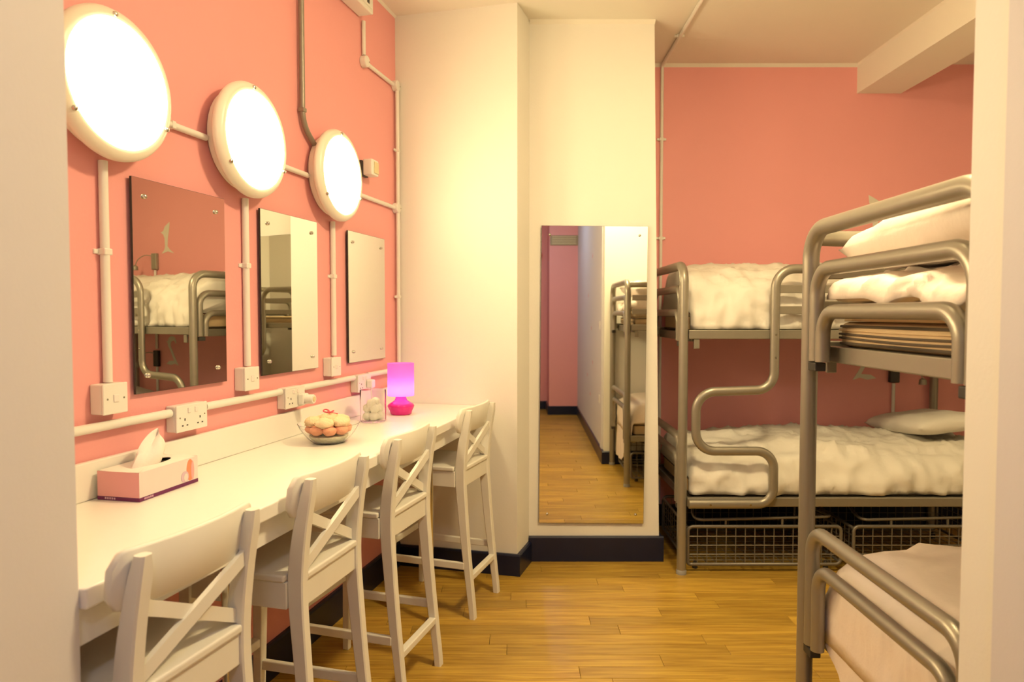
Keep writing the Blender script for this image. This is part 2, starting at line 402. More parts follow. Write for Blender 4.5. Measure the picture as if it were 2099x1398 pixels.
for (s, z, lab) in ((0.434, 2.853, 'white round junction box below the sign box'), (0.027, 2.855, 'white round junction box at the top of the corner pipe'),
                    (0.027, 2.143, 'white round junction box on the corner pipe level with the lamps')):
    t = thing('junction_box', lab, 'junction box', LW(0, s, z), RZ, 'round conduit junction boxes')
    MB().lathe([(0.030, 0.002), (0.030, 0.030), (0.026, 0.034), (0, 0.036)], 20, (0, 0 if s > 0.1 else -0.005, 0), ax='x').build('body', 'white_plastic', t, 40)
    MB().lathe([(0.004, 0.036), (0.003, 0.038), (0, 0.038)], 8, (0, 0.014, 0), ax='x').build('screw', 'steel_screw', t)
zs = 1.19
for s0, s1, lab in ((2.82, 1.905, 'white conduit above the counter between passage corner and the socket without a plug'),
                    (1.735, 1.265, 'white conduit between the socket without a plug and the socket with a round plug'),
                    (1.105, 0.605, 'white conduit from the socket with a round plug to the socket by the pink lamp'),
                    (0.445, 0.06, 'white conduit behind the pink table lamp')):
    conduit('wall_conduit', lab, [(0.022, -s0, zs), (0.022, -s1, zs)], [], 0.014)
# grey conduit to the last lamp
conduit('metal_conduit', 'grey metal conduit curving down to the last round lamp', [(0.02, -1.062, ZC - 0.002), (0.02, -1.062, 2.36), (0.02, -0.955, 2.285)],
        [((0.02, -1.062, 2.42), (0, 1, 0))], 0.0125, 'grey_conduit', group='metal conduits', fil=0.09)

# ------------------------------------------------------------------ boxes on the mirror wall
def sw_box(s, z, label, wd=0.088, ht=0.088, dp=0.05):
    t = thing('switch_box', label, 'light switch', LW(0, s, z), RZ, 'switches under the lamps')
    MB().cbox((0.001, -wd/2, -ht/2), (dp - 0.008, wd/2, ht/2), 0.004).build('back_box', 'white_plastic', t)
    MB().cbox((dp - 0.0078, -wd/2 - 0.001, -ht/2 - 0.001), (dp, wd/2 + 0.001, ht/2 + 0.001), 0.003).build('faceplate', 'white_plastic', t)
    MB().cbox((dp - 0.001, -0.009, -0.010), (dp + 0.004, 0.009, 0.012), 0.002).build('rocker', 'rocker_plastic', t)
    for q in (-0.03, 0.03):
        MB().lathe([(0.0035, dp - 0.001), (0.003, dp + 0.0008), (0, dp + 0.0008)], 8, (0, q, 0), ax='x').build('screw', 'steel_screw', t)
sw_box(2.152, 1.270, 'white single switch box left of the mirror reflecting the bunk beds')
sw_box(1.495, 1.268, 'white single switch box left of the mirror in the middle of three')
sw_box(0.832, 1.265, 'white single switch box left of the mirror reflecting only white wall')

def socket(s, z, label, plug=False):
    wd, ht, dp = 0.148, 0.088, 0.045
    t = thing('socket_box', label, 'power socket', LW(0, s, z), RZ, 'double sockets over the counter')
    MB().cbox((0.001, -wd/2, -ht/2), (dp - 0.008, wd/2, ht/2), 0.004).build('back_box', 'white_plastic', t)
    MB().cbox((dp - 0.0078, -wd/2 - 0.001, -ht/2 - 0.001), (dp, wd/2 + 0.001, ht/2 + 0.001), 0.003).build('faceplate', 'white_plastic', t)
    for c in (-0.037, 0.037):
        if not (plug and c > 0):
            for (y, q, a, b) in ((0, -0.004, 0.0025, 0.004), (-0.011, -0.024, 0.0035, 0.0022), (0.011, -0.024, 0.0035, 0.0022)):
                MB().box((dp - 0.0005, c + y - a, q - b), (dp + 0.0006, c + y + a, q + b)).build('pin_hole', 'hole_dark', t)
        MB().cbox((dp - 0.001, c - 0.006 + (0.02 if c < 0 else -0.02), 0.016), (dp + 0.004, c + 0.006 + (0.02 if c < 0 else -0.02), 0.034), 0.002).build('rocker', 'rocker_plastic', t)
    for q in (-0.06, 0.06):
        MB().lathe([(0.003, dp - 0.001), (0.003, dp + 0.0008), (0, dp + 0.0008)], 8, (0, q, 0.003), ax='x').build('screw', 'steel_screw', t)
socket(1.825, 1.168, 'white double socket without any plug, in front of the tissue box')
socket(1.185, 1.160, 'white double socket with a round white plug, behind the glass bowl', True)
socket(0.525, 1.157, 'white double socket with a small plug, beside the pink lamp', True)
t = thing('plug', 'round white plug adapter in the socket behind the glass bowl', 'plug', LW(0.0455, 1.185 - 0.037, 1.148), RZ, 'plugs in the sockets')
MB().cbox((0, -0.024, -0.024), (0.028, 0.024, 0.024), 0.006).build('body', 'white_plastic', t)
MB().lathe([(0.020, 0.027), (0.021, 0.06), (0.018, 0.066), (0, 0.066)], 20, ax='x').build('cap', 'white_plastic', t, 40)
MB().lathe([(0.011, 0.066), (0.011, 0.068), (0, 0.068)], 14, ax='x').build('button', 'cream_box', t, 40)
t = thing('plug', 'small white plug with cord in the socket beside the pink lamp', 'plug', LW(0.0455, 0.525 - 0.037, 1.150), RZ, 'plugs in the sockets')
MB().cbox((0, -0.022, -0.024), (0.034, 0.022, 0.022), 0.008).build('body', 'white_plastic', t)
MB().tube(fillet([(0.02, 0, -0.022), (0.02, 0.0, -0.10), (0.05, -0.03, -0.1605), (0.10, -0.07, -0.1605)], 0.04), 0.003, 8).build('cord', 'white_plastic', t, 60)

# sign box high on the wall and the small sensor
t = thing('sign_box', 'white wall box with black marks near the ceiling', 'sign', LW(0, 0.62, 3.073), RZ)
MB().cbox((0.001, -0.30, 0), (0.085, 0.15, 0.17), 0.006).build('housing', 'white_plastic', t)
MB().cbox((0.0855, -0.28, 0.02), (0.088, 0.13, 0.15), 0.001).build('panel', 'white_plastic', t)
for y, z, a, b in ((0.085, 0.045, 0.014, 0.012), (0.05, 0.075, 0.012, 0.02), (0.0, 0.07, 0.02, 0.025), (-0.10, 0.07, 0.05, 0.012), (-0.2, 0.07, 0.03, 0.03)):
    MB().box((0.0875, y - a, z - b), (0.0886, y + a, z + b)).build('mark', 'sign_ink', t)
t = thing('sensor_box', 'small cream sensor box beside the last round lamp', 'sensor', LW(0, 0.44, 2.292), RZ)
MB().cbox((0.001, -0.045, -0.045), (0.02, 0.03, 0.035), 0.003).build('bracket', 'dark_metal', t)
MB().cbox((0.0205, -0.038, -0.042), (0.075, 0.042, 0.042), 0.006).build('housing', 'white_plastic', t)
MB().cbox((0.0755, -0.015, -0.03), (0.079, 0.036, 0.03), 0.002).build('lens', 'cream_box', t)

# ------------------------------------------------------------------ mirrors
def mirror(name, label, wd, z0, z1, loc, rz, group=None, tilt=0.0, ins=0.05):
    t = thing(name, label, 'mirror', loc, rz, group); t.rotation_euler = (tilt, 0, rz)
    th0, th1 = 0.010, 0.018
    mb = MB().box((th0, -wd/2, z0), (th1 - 0.0006, wd/2, z1)); mb.build('backing', 'mirror_edge', t)
    MB().box((th1 - 0.0006, -wd/2 + 0.001, z0 + 0.001), (th1, wd/2 - 0.001, z1 - 0.001)).build('glass', 'mirror_glass', t)
    MB().box((0.001, -wd/2 + 0.03, z0 + 0.03), (th0, wd/2 - 0.03, z1 - 0.03)).build('wall_batten', 'mirror_edge', t)
    for y in (-wd/2 + ins, wd/2 - ins):
        for z in (z0 + ins*1.1, z1 - ins*1.1):
            MB().lathe([(0.0075, th1), (0.0075, th1 + 0.005), (0.005, th1 + 0.008), (0, th1 + 0.009)], 14, (0, y, z), ax='x').build('screw', 'steel_screw', t, 40)
for s, lab in ((1.823, 'frameless wall mirror reflecting a bunk bed and a white fish-shaped numeral'),
               (1.165, 'frameless wall mirror reflecting half white pier, half dim bunks'),
               (0.425, 'frameless wall mirror reflecting nothing but cream white wall')):
    mirror('wall_mirror', lab, 0.438, 1.268, 1.941, LW(0, s), RZ, 'frameless mirrors above the counter')
mirror('tall_mirror', 'tall frameless mirror on the white wall reflecting the wooden floor', 0.641, 0.238, 2.048, (0.483, YM, 0), R(-90), None, R(-0.45))

# ------------------------------------------------------------------ bar stools
def make_stool():
    t = thing('bar_stool', '', 'bar stool')
    hy = 0.166
    prof = [(0.020, 0.0, 0.030), (0.004, 0.15, 0.034), (-0.018, 0.35, 0.040), (-0.036, 0.55, 0.046), (-0.046, 0.70, 0.050), (-0.042, 0.80, 0.050), (-0.024, 0.92, 0.043), (0.0, 1.040, 0.034)]
    for sg in (-1, 1):
        secs = []
        for k in range(25):
            z = 1.040*k/24
            j = max(i for i in range(len(prof)-1) if prof[i][1] <= z + 1e-9); a, b = prof[j], prof[j+1]; q = (z-a[1])/(b[1]-a[1])
            pm1 = prof[max(j-1,0)]; pp = prof[min(j+2, len(prof)-1)]
            def cr(i):                                   # smooth interpolation
                p0, p1, p2, p3 = pm1[i], a[i], b[i], pp[i]
                return 0.5*((2*p1)+(-p0+p2)*q+(2*p0-5*p1+4*p2-p3)*q*q+(-p0+3*p1-3*p2+p3)*q**3)
            x, d = cr(0), cr(2); yo = sg*(hy + 0.006*max(0, 1 - z/0.7)); c = 0.004 if k < 24 else 0.006
            hw = 0.0175 - (0.003 if k == 24 else 0); d2 = d/2 - (0.003 if k == 24 else 0)
            secs.append([(x-d2+c, yo-hw, z), (x+d2-c, yo-hw, z), (x+d2, yo-hw+c, z), (x+d2, yo+hw-c, z), (x+d2-c, yo+hw, z), (x-d2+c, yo+hw, z), (x-d2, yo+hw-c, z), (x-d2, yo-hw+c, z)])
        MB().loft(secs).build('back_leg', 'stool_lacquer', t, 22)
    for sg in (-1, 1):
        secs = []
        for z, d in ((0, 0.028), (0.3, 0.034), (0.70, 0.040), (0.735, 0.040)):
            x = -0.435 + 0.02*(z/0.735); y = sg*(0.182 - 0.004*z); h = d/2
            secs.append([(x-h, y-h, z), (x+h, y-h, z), (x+h, y+h, z), (x-h, y+h, z)])
        o = MB().loft(secs).build('front_leg', 'stool_lacquer', t); m = o.modifiers.new('bevel', 'BEVEL'); m.width = 0.003; m.segments = 2
    # seat, notched round the back legs
    pl = [(-0.455, -0.185), (-0.455, 0.185), (-0.44, 0.202), (-0.074, 0.196), (-0.074, 0.152), (-0.022, 0.152), (-0.022, -0.152), (-0.074, -0.152), (-0.074, -0.196), (-0.44, -0.202)]
    o = MB().prism(pl, 0.7355, 0.757).build('seat', 'stool_lacquer', t); m = o.modifiers.new('bevel', 'BEVEL'); m.width = 0.006; m.segments = 3
    for lo_, hi_, nm in (((-0.055, -0.154, 0.655), (-0.030, 0.154, 0.735), 'apron'), ((-0.428, -0.158, 0.655), (-0.405, 0.158, 0.735), 'apron'),
                         ((-0.400, -0.190, 0.655), (-0.070, -0.170, 0.735), 'apron'), ((-0.400, 0.170, 0.655), (-0.070, 0.190, 0.735), 'apron')):
        MB().cbox(lo_, hi_, 0.003).build(nm, 'stool_lacquer', t)
    MB().cbox((-0.016, -0.160, 0.185), (0.014, 0.160, 0.213), 0.004).build('stretcher', 'stool_lacquer', t)
    MB().cbox((-0.447, -0.168, 0.330), (-0.413, 0.168, 0.362), 0.004).build('footrest', 'stool_lacquer', t)
    for sg in (-1, 1):
        MB().cbox((-0.413, sg*0.180-0.010, 0.245), (-0.022, sg*0.180+0.010, 0.280), 0.004).build('stretcher', 'stool_lacquer', t)
    # curved top rail on the sitter's side of the posts
    secs = []; n = 28; hw = 0.207
    for k in range(n+1):
        y = -hw + 2*hw*k/n; f = abs(y)/hw
        x = 0.004 - 0.032*(y/hw)**2; e = max(0.0, (abs(y) - (hw - 0.030))/0.030)
        zt = 1.052 - 0.032*(1-math.sqrt(max(0, 1-e*e))); zb = 0.925 + 0.030*(1-math.sqrt(max(0, 1-e*e)))
        xl = (zb - 0.925)*0
        lean = lambda z: (z - 1.05)*0.16
        th = 0.009
        c = 0.005
        ring = [(x-th+c, zb), (x+th-c, zb), (x+th, zb+c), (x+th, zt-c), (x+th-c, zt), (x-th+c, zt), (x-th, zt-c), (x-th, zb+c)]
        secs.append([(a - 0.010 + lean(z)*0.8, y, z) for a, z in ring])
    MB().loft(secs).build('top_rail', 'stool_lacquer', t, 50)
    for sg in (-1, 1):
        off = 0.010*sg
        a = Vector((-0.041 + off*0.5, -0.158*sg, 0.772)); b = Vector((-0.022 + off*0.5, 0.158*sg, 0.928))
        MB().bar(a, b, 0.014, 0.032).build('cross_brace', 'stool_lacquer', t)
    return t
proto = make_stool()
stools = [(0.634, 2.520, 3.0, 'white bar stool with crossed back, nearest to the tissue box and passage'),
          (0.622, 1.878, 1.0, 'white bar stool with crossed back beside the glass bowl, second from passage'),
          (0.622, 1.240, 3.0, 'white bar stool with crossed back in front of jar and pink lamp'),
          (0.655, 0.430, 4.5, 'white bar stool with crossed back next to the white pier')]
for i, (v, s, a, lab) in enumerate(stools):
    o = proto if i == 0 else copy_tree(proto)
    o.location = LW(v, s); o.rotation_euler = (0, 0, RZ - R(a)); o['label'] = lab; o['group'] = 'bar stools at the counter'

# ------------------------------------------------------------------ things on the counter
ZW = ZT + 0.0005
# tissue box
t = thing('tissue_box', 'pink and grey tissue box with purple base band on the counter', 'tissue box', LW(0.103, 2.085, ZW), RZ + R(1.5))
lx, ly, hz = 0.070, 0.124, 0.083
b = MB(); b.cur = 0
b.add([(-lx,-ly,0.011),(lx,-ly,0.011),(lx,ly,0.011),(-lx,ly,0.011),(-lx,-ly,hz),(lx,-ly,hz),(lx,ly,hz),(-lx,ly,hz)], [(3,2,1,0)])
b.add([(-lx,-ly,0.011),(lx,-ly,0.011),(lx,-ly,hz),(-lx,-ly,hz)], [(0,1,2,3)])
b.cur = 1
b.add([(lx,-ly,0.011),(lx,ly,0.011),(lx,ly,hz),(lx,-ly,hz)], [(0,1,2,3)])
b.add([(-lx,-ly,0.011),(-lx,ly,0.011),(-lx,ly,hz),(-lx,-ly,hz)], [(3,2,1,0)])
b.add([(-lx,ly,0.011),(lx,ly,0.011),(lx,ly,hz),(-lx,ly,hz)], [(3,2,1,0)])
b.cur = 2
# lid with an oval opening
ov = [(0.030*math.cos(2*math.pi*k/24), 0.010 + 0.072*math.sin(2*math.pi*k/24)) for k in range(24)]
rect = []
for k in range(24):
    c, d = math.cos(2*math.pi*k/24), math.sin(2*math.pi*k/24); q = min(lx/abs(c) if abs(c) > 1e-6 else 9, ly/abs(d) if abs(d) > 1e-6 else 9); rect.append((c*q, d*q))
rect[3] = (lx, ly); rect[9] = (-lx, ly); rect[15] = (-lx, -ly); rect[21] = (lx, -ly)
b.add([(*p, hz) for p in ov] + [(*p, hz) for p in rect], [(k, (k+1)%24, 24+(k+1)%24, 24+k) for k in range(24)])
b.build('carton', ['tissue_pink', 'tissue_grey', 'tissue_paper'], t)
MB().box((-lx-0.0005,-ly-0.0005,0), (lx+0.0005,ly+0.0005,0.0108)).build('base_band', 'tissue_purple', t)
MB().box((-0.04, -0.09, 0.02), (0.04, 0.10, 0.074)).build('inner_shade', 'hole_dark', t)  # near-black block, paints the shade inside the carton opening
def ell(cy, cz, a, bb, x, nm, m):
    MB().prism([(cy + a*math.cos(2*math.pi*k/20), max(0.012, cz + bb*math.sin(2*math.pi*k/20))) for k in range(20)], x, x + 0.0006, 'x').build(nm, m, t)
ell(0.088, 0.045, 0.016, 0.034, lx, 'printed_flower', 'tissue_orange')
ell(0.064, 0.028, 0.017, 0.018, lx + 0.0003, 'printed_flower', 'tissue_lilac')
ell(0.068, 0.026, 0.009, 0.012, lx + 0.0007, 'printed_flower', 'tissue_grey')
ell(0.099, 0.042, 0.007, 0.030, lx + 0.0005, 'printed_flower', 'tissue_pink')
for k in range(5):
    MB().box((lx + 0.0005, -ly + 0.018 + k*0.0075, 0.003), (lx + 0.0009, -ly + 0.023 + k*0.0075, 0.0085)).build('printed_letter', 'tissue_print', t)
    MB().box((-0.045 + k*0.0075, -ly - 0.0009, 0.003), (-0.040 + k*0.0075, -ly - 0.0005, 0.0085)).build('printed_letter', 'tissue_print', t)
# tissue sheet
b = MB(); n = 22; rows = 16; vs = []
for j in range(rows + 1):
    q = j/rows
    for k in range(n):
        a = 2*math.pi*k/n
        rx = 0.026*(1-q)**0.8 + 0.010*math.sin(q*3.0); ry = 0.058*(1-q)**0.9 + 0.013*math.sin(q*3.1)
        rip = 1 + 0.24*math.sin(4*a + 3*q) * (0.4 + q)
        vs.append((rx*math.cos(a)*rip + 0.006*math.sin(q*5), -0.018 + ry*math.sin(a)*rip + 0.062*q**1.3, hz - 0.004 + 0.105*q - 0.012*q**4 + 0.010*math.sin(3*a+1)*q))
b.add(vs, [(j*n+k, j*n+(k+1)%n, (j+1)*n+(k+1)%n, (j+1)*n+k) for j in range(rows) for k in range(n)] + [tuple(range(rows*n, rows*n+n))])
b.build('tissue_sheet', 'tissue_paper', t, 50)

# glass bowl and what is in it
BV, BS = 0.240, 1.255
t = thing('glass_bowl', 'shallow clear glass bowl on the counter between tissue box and jar', 'bowl', LW(BV, BS, ZW), RZ)
po = [(0.0, 0.0), (0.055, 0.0), (0.068, 0.004), (0.088, 0.022), (0.106, 0.045), (0.119, 0.066), (0.126, 0.080)]
pi_ = [(0.1235, 0.0805), (0.116, 0.067), (0.103, 0.047), (0.085, 0.025), (0.066, 0.008), (0.054, 0.0045), (0.0, 0.0045)]
MB().lathe(po + pi_, 56).build('bowl_wall', 'clear_glass', t, 60)
def blob(name, m, c, r, sq=(1,1,0.8), seed=0, amp=0.12, fr=2.2, parent=None):
    bm = bmesh.new(); bmesh.ops.create_icosphere(bm, subdivisions=3, radius=1)
    for v in bm.verts:
        d = 1 + amp*noise.fractal(v.co*fr + Vector((seed*7.3, seed, -seed)), 1.0, 2.0, 3)
        v.co = Vector((v.co.x*sq[0], v.co.y*sq[1], v.co.z*sq[2]))*d*r
    b = MB(); b.bm(bm); o = b.build(name, m, parent, 80); o.location = c; return o
g = MB().lathe([(0.0, 0.006), (0.052, 0.006), (0.064, 0.009), (0.080, 0.026), (0.079, 0.032), (0.05, 0.034), (0, 0.034)], 40)
o = at(g.build('bath_salt', 'gravel_pale', None, 60), LW(BV, BS, ZW), RZ); tag(o, 'pale bath salt filling the bottom of the glass bowl', 'bath salt'); o['kind'] = 'stuff'
for i in range(8):
    a = 2*math.pi*i/8 + 0.3
    o = blob('bath_puff', 'puff_peach', LW(BV, BS, ZW + 0.058) + Vector((0.068*math.cos(a), 0.068*math.sin(a), 0)), 0.028, (1, 1, 0.75), i + 1)
    tag(o, 'peach coloured round bath puff in the ring inside the glass bowl', 'bath puff', 'bath puffs in the ring in the bowl')
for i in range(6):
    a = 2*math.pi*i/5 + 0.9; q = 0.058 if i < 5 else 0.0
    o = blob('bath_puff', 'puff_cream', LW(BV, BS, ZW + (0.087 if i < 5 else 0.100)) + Vector((q*math.cos(a), q*math.sin(a), 0)), 0.036, (1.08, 1.08, 0.62), i + 11, 0.2, 2.6)
    tag(o, 'cream coloured bath puff heaped on the peach puffs in the bowl', 'bath puff', 'cream bath puffs on top')
t = thing('ribbon_bow', 'small red ribbon bow on top of the cream puffs', 'ribbon', LW(BV, BS, ZW + 0.123), RZ + R(60))
for sg in (-1, 1):
    pts = [(0, 0, 0), (0.012, sg*0.014, 0.006), (0.004, sg*0.034, 0.012), (-0.012, sg*0.028, 0.004), (0, 0, 0.0)]
    MB().tube(fillet(pts, 0.01, 4), 0.003, 8).build('loop', 'ribbon_red', t, 60)
    MB().tube([(0, 0, 0), (0.016, sg*0.010, -0.002), (0.032, sg*0.018, -0.006)], 0.0025, 8).build('tail', 'ribbon_red', t, 60)
MB().cbox((-0.005, -0.005, -0.004), (0.005, 0.005, 0.006), 0.002).build('knot', 'ribbon_red', t)

# jar of cotton wool
JV, JS = 0.175, 0.700
t = thing('glass_jar', 'clear glass jar holding cotton balls beside the pink lamp', 'jar', LW(JV, JS, ZW), RZ)
MB().lathe([(0, 0), (0.058, 0), (0.064, 0.006), (0.064, 0.155), (0.062, 0.158), (0.0605, 0.155), (0.0605, 0.008), (0.055, 0.004), (0, 0.004)], 44).build('jar_wall', 'jar_glass', t, 50)
cb = [(0.03*math.cos(2*math.pi*i/5), 0.03*math.sin(2*math.pi*i/5), 0.030) for i in range(5)] + [(0.026*math.cos(2*math.pi*i/4+0.5), 0.026*math.sin(2*math.pi*i/4+0.5), 0.066) for i in range(4)] + [(0.008, 0.012, 0.094), (-0.004, -0.022, 0.09)]
for i, c in enumerate(cb):
    o = blob('cotton_ball', 'cotton_white', LW(JV, JS, ZW) + Vector(c), 0.0235, (1, 1, 0.95), i + 31, 0.18, 2.5)
    tag(o, 'white cotton ball inside the glass jar beside the pink lamp', 'cotton ball', 'cotton balls in the jar')

# pink table lamp
t = thing('table_lamp', 'small lit pink table lamp with magenta glass base on the counter', 'table lamp', LW(0.212, 0.440, ZW), RZ)
MB().lathe([(0, 0), (0.050, 0), (0.056, 0.004), (0.060, 0.020), (0.069, 0.038), (0.071, 0.046), (0.066, 0.054), (0.050, 0.064), (0.034, 0.075), (0.028, 0.088), (0.027, 0.104), (0.022, 0.108), (0, 0.108)], 40).build('base', 'magenta_glass', t, 50)
MB().lathe([(0.068, 0.100), (0.070, 0.100), (0.070, 0.272), (0.068, 0.272), (0.068, 0.100)], 48).build('shade', 'shade_fabric', t, 50)
MB().lathe([(0.012, 0.108), (0.012, 0.128), (0, 0.13)], 14).build('bulb_holder', 'white_plastic', t, 50)
ld = bpy.data.lights.new('table_lamp_bulb', 'POINT'); ld.energy = 2.2; ld.color = (1.0, 0.86, 0.92); ld.shadow_soft_size = 0.02
lo_ = bpy.data.objects.new('bulb_light', ld); col.objects.link(lo_); lo_.parent = t; lo_.location = (0, 0, 0.150)

# ------------------------------------------------------------------ bunk beds
BL, BW = 2.0, 0.885
def make_bunk():
    t = thing('bunk_bed', '', 'bunk bed')
    TB = 'silver_tube'
    for X in (0.0, BL):
        arch = MB().tube(fillet([(X, 0, 0.02), (X, 0, 1.800), (X, BW, 1.800), (X, BW, 0.02)], 0.10, 10), 0.0265, 18).build('end_frame', TB, t, 50)
        for y in (0.0, BW):
            MB().lathe([(0.030, 0.0), (0.030, 0.022), (0.027, 0.026)], 18, (X, y, 0)).build('foot_cap', 'foot_plastic', arch, 40)
        for (q, zt, zb, r, fr) in ((0.051, 1.665, 1.362, 0.0235, 0.085), (0.097, 1.525, 1.362, 0.0225, 0.075), (0.051, 0.795, 0.405, 0.0235, 0.075), (0.097, 0.682, 0.405, 0.0215, 0.07)):
            MB().tube(fillet([(X, q, zb), (X, q, zt), (X, BW - q, zt), (X, BW - q, zb)], fr, 10), r, 16).build('end_rail', TB, t, 50)
        for zb in (1.330, 0.372):
            for y in (0.030, BW - 0.085):
                MB().cbox((X - 0.018, y, zb), (X + 0.018, y + 0.055, zb + 0.028), 0.003).build('bracket', 'dark_metal', t)
        xi = X + (0.062 if X == 0 else -0.062)
        for z in (1.400, 0.425):
            MB().cbox((xi - 0.015, 0.018, z - 0.042), (xi + 0.015, BW - 0.018, z + 0.0105), 0.004).build('cross_rail', TB, t)
    for z in (1.400, 0.425):
        for y in (0.0, BW):
            MB().cbox((0.028, y - 0.016, z - 0.026), (BL - 0.028, y + 0.016, z + 0.026), 0.004).build('side_rail', TB, t)
        MB().box((0.079, 0.02, z - 0.005), (BL - 0.079, BW - 0.02, z + 0.010)).build('bed_base', 'dark_metal', t)
    for x in (0.075, BL - 0.075):
        MB().cbox((x - 0.016, -0.010, 1.318), (x + 0.016, 0.006, 1.374), 0.003).build('bracket', TB, t)
    # guard rail running on into the S-shaped ladder
    y = -0.040
    P = [(BL - 0.02, -0.010, 1.775), (BL - 0.10, y, 1.775), (0.512, y, 1.775), (0.512, y, 1.085), (0.066, y, 1.070), (0.066, y, 0.730), (0.516, y, 0.730), (0.516, y, 0.422), (0.030, y, 0.422)]
    lad = MB().tube(fillet(P, {1: 0.03, 2: 0.11, 3: 0.10, 4: 0.11, 5: 0.11, 6: 0.10, 7: 0.09}, 10), 0.0265, 16, flat=(1, 0.75, 1)).build('ladder_rail', TB, t, 50)
    for z in (1.660, 1.540):
        MB().cbox((0.535, y - 0.006, z - 0.023), (BL - 0.03, y + 0.006, z + 0.023), 0.003).build('guard_bar', TB, t)
    for (x, z) in ((0.15, 0.422), (0.38, 0.422), (0.512, 1.400), (0.512, 1.27)):
        MB().lathe([(0.006, y - 0.0215), (0.006, y - 0.0185), (0, y - 0.0185)], 10, (x, 0, z), ax='y').build('bolt', 'steel_screw', lad)
    return t
bed1 = make_bunk()
BX, BY = 0.990, 3.94
bed1.location = (BX, BY, 0); bed1['label'] = 'silver tubular bunk bed with S-shaped ladder against the pink back wall'
bed1['group'] = 'tubular bunk beds'
bed2 = copy_tree(bed1)
FX, FY = 1.01, 2.315
bed2.location = (FX + BL, FY, 0); bed2.rotation_euler = (0, 0, math.pi)
bed2['label'] = 'silver tubular bunk bed with arched end rails beside the passage corner'

# ------------------------------------------------------------------ bedding
def wrinkle(p, seed, amp, fr=(3.0, 6.0, 3.0)):
    q = Vector((p[0]*fr[0] + seed*3.1, p[1]*fr[1] - seed, p[2]*fr[2] + seed*0.7))
    a = noise.fractal(q, 1.0, 2.0, 4)
    rdg = 1 - abs(noise.noise(q*1.7 + Vector((9, 2, 4))))*2
    q2 = Vector((p[0]*9 + p[1]*5 + seed, p[1]*4 - p[0]*3, p[2]*5 + seed*1.3))
    r2 = max(0, 1 - abs(noise.noise(q2))*5)
    return amp*(0.8*a + 0.9*max(0, rdg - 0.5) + 0.35*r2)
def drape(name, label, cat, outer, inner, a0, a1, axis, mtl, seed=0, amp=0.02, n=70, hem=None, endround=0.05, puff=None, group=None, gather=0.0, xmin=None):
    """closed sheet: outer/inner profiles (p, z) run along `axis`; hem(t) lowers the first profile points"""
    def samp(pr, m, rf=0.05):
        pts = fillet([(p[0], p[1], 0) for p in pr], rf, 6); Ls = [0]
        for i in range(1, len(pts)): Ls.append(Ls[-1] + (pts[i]-pts[i-1]).length)
        out = []
        for k in range(m + 1):
            d = Ls[-1]*k/m; i = 1
            while i < len(pts)-1 and Ls[i] < d: i += 1
            q = (d - Ls[i-1])/max(1e-9, Ls[i]-Ls[i-1]); out.append(pts[i-1].lerp(pts[i], q))
        return out
    M = 44; O = samp(outer, M); I = samp(inner, 80, 0.008)
    secs = []
    for j in range(n + 1):
        t = j/n; a = a0 + (a1-a0)*t
        dist = min(t, 1-t)*abs(a1-a0); e = 1.0 if dist > endround else math.sqrt(max(0.0, 1-(1-dist/endround)**2))
        ring = []
        for k, p in enumerate(O):
            u_ = k/M; q = I[min(80, int(round(u_*80)))]
            x, z = p.x, p.y
            if puff: z += puff(t, u_)
            h = hem(t) if hem else 0
            if h and u_ < 0.45: z -= h*(1-u_/0.45)
            c = Vector((a, x, z))
            wv = wrinkle((a*1.0, x*0.8 + z*0.5, z), seed, amp)
            if gather: wv += gather*math.sin(a*38 + 4*math.sin(a*7 + seed) + x*14)*max(0, 1-u_/0.40)*0.6
            x = x - (wv if u_ < 0.3 else 0); z = z + (wv if u_ >= 0.25 else 0)
            x, z = q.x + (x-q.x)*(0.35+0.65*e), q.y + (z-q.y)*(0.35+0.65*e)
            if xmin is not None: x = max(x, xmin)
            ring.append((x, z))
        for p in reversed(I):
            z = p.y; ring.append((p.x, z))
        if hem:
            h = hem(t); m = len(I)
            for i in range(m):
                k = M + 1 + i; u_ = 1 - i/(m-1)
                if u_ < 0.45: ring[k] = (ring[k][0], ring[k][1] - h*(1-u_/0.45))
        secs.append([(a, x, z) if axis == 'x' else (x, a, z) for x, z in ring])
    o = MB().loft(secs).build(name, mtl, None, 180)
    return tag(o, label, cat, group)
def cushion(name, label, cat, c, sz, mtl, rot=(0,0,0), seed=0, ex=4.0, amp=0.05, group=None, n=26):
    bm = bmesh.new(); bmesh.ops.create_grid(bm, x_segments=n, y_segments=n, size=1)
    up = [v.co.copy() for v in bm.verts]; fs = [[v.index for v in f.verts] for f in bm.faces]; bm.free()
    b = MB()
    for sg in (1, -1):
        vs = []
        for p in up:
            h = (max(0, 1-abs(p.x)**ex)*max(0, 1-abs(p.y)**ex))**0.45
            w = amp*noise.fractal(Vector((p.x*2.2 + seed, p.y*2.2, sg*3 + seed)), 1.0, 2.0, 4)
            cr = 1 - 0.05*(abs(p.y)**2)*(1-abs(p.x)) ; cs = 1 - 0.05*(abs(p.x)**2)*(1-abs(p.y))
            vs.append((p.x*sz[0]/2*cs, p.y*sz[1]/2*cr, (sg*h*0.5 + w*h)*sz[2]))
        b.add(vs, fs if sg > 0 else [f[::-1] for f in fs])
    o = b.build(name, mtl, None, 180); o.location = c; o.rotation_euler = rot
    return tag(o, label, cat, group)
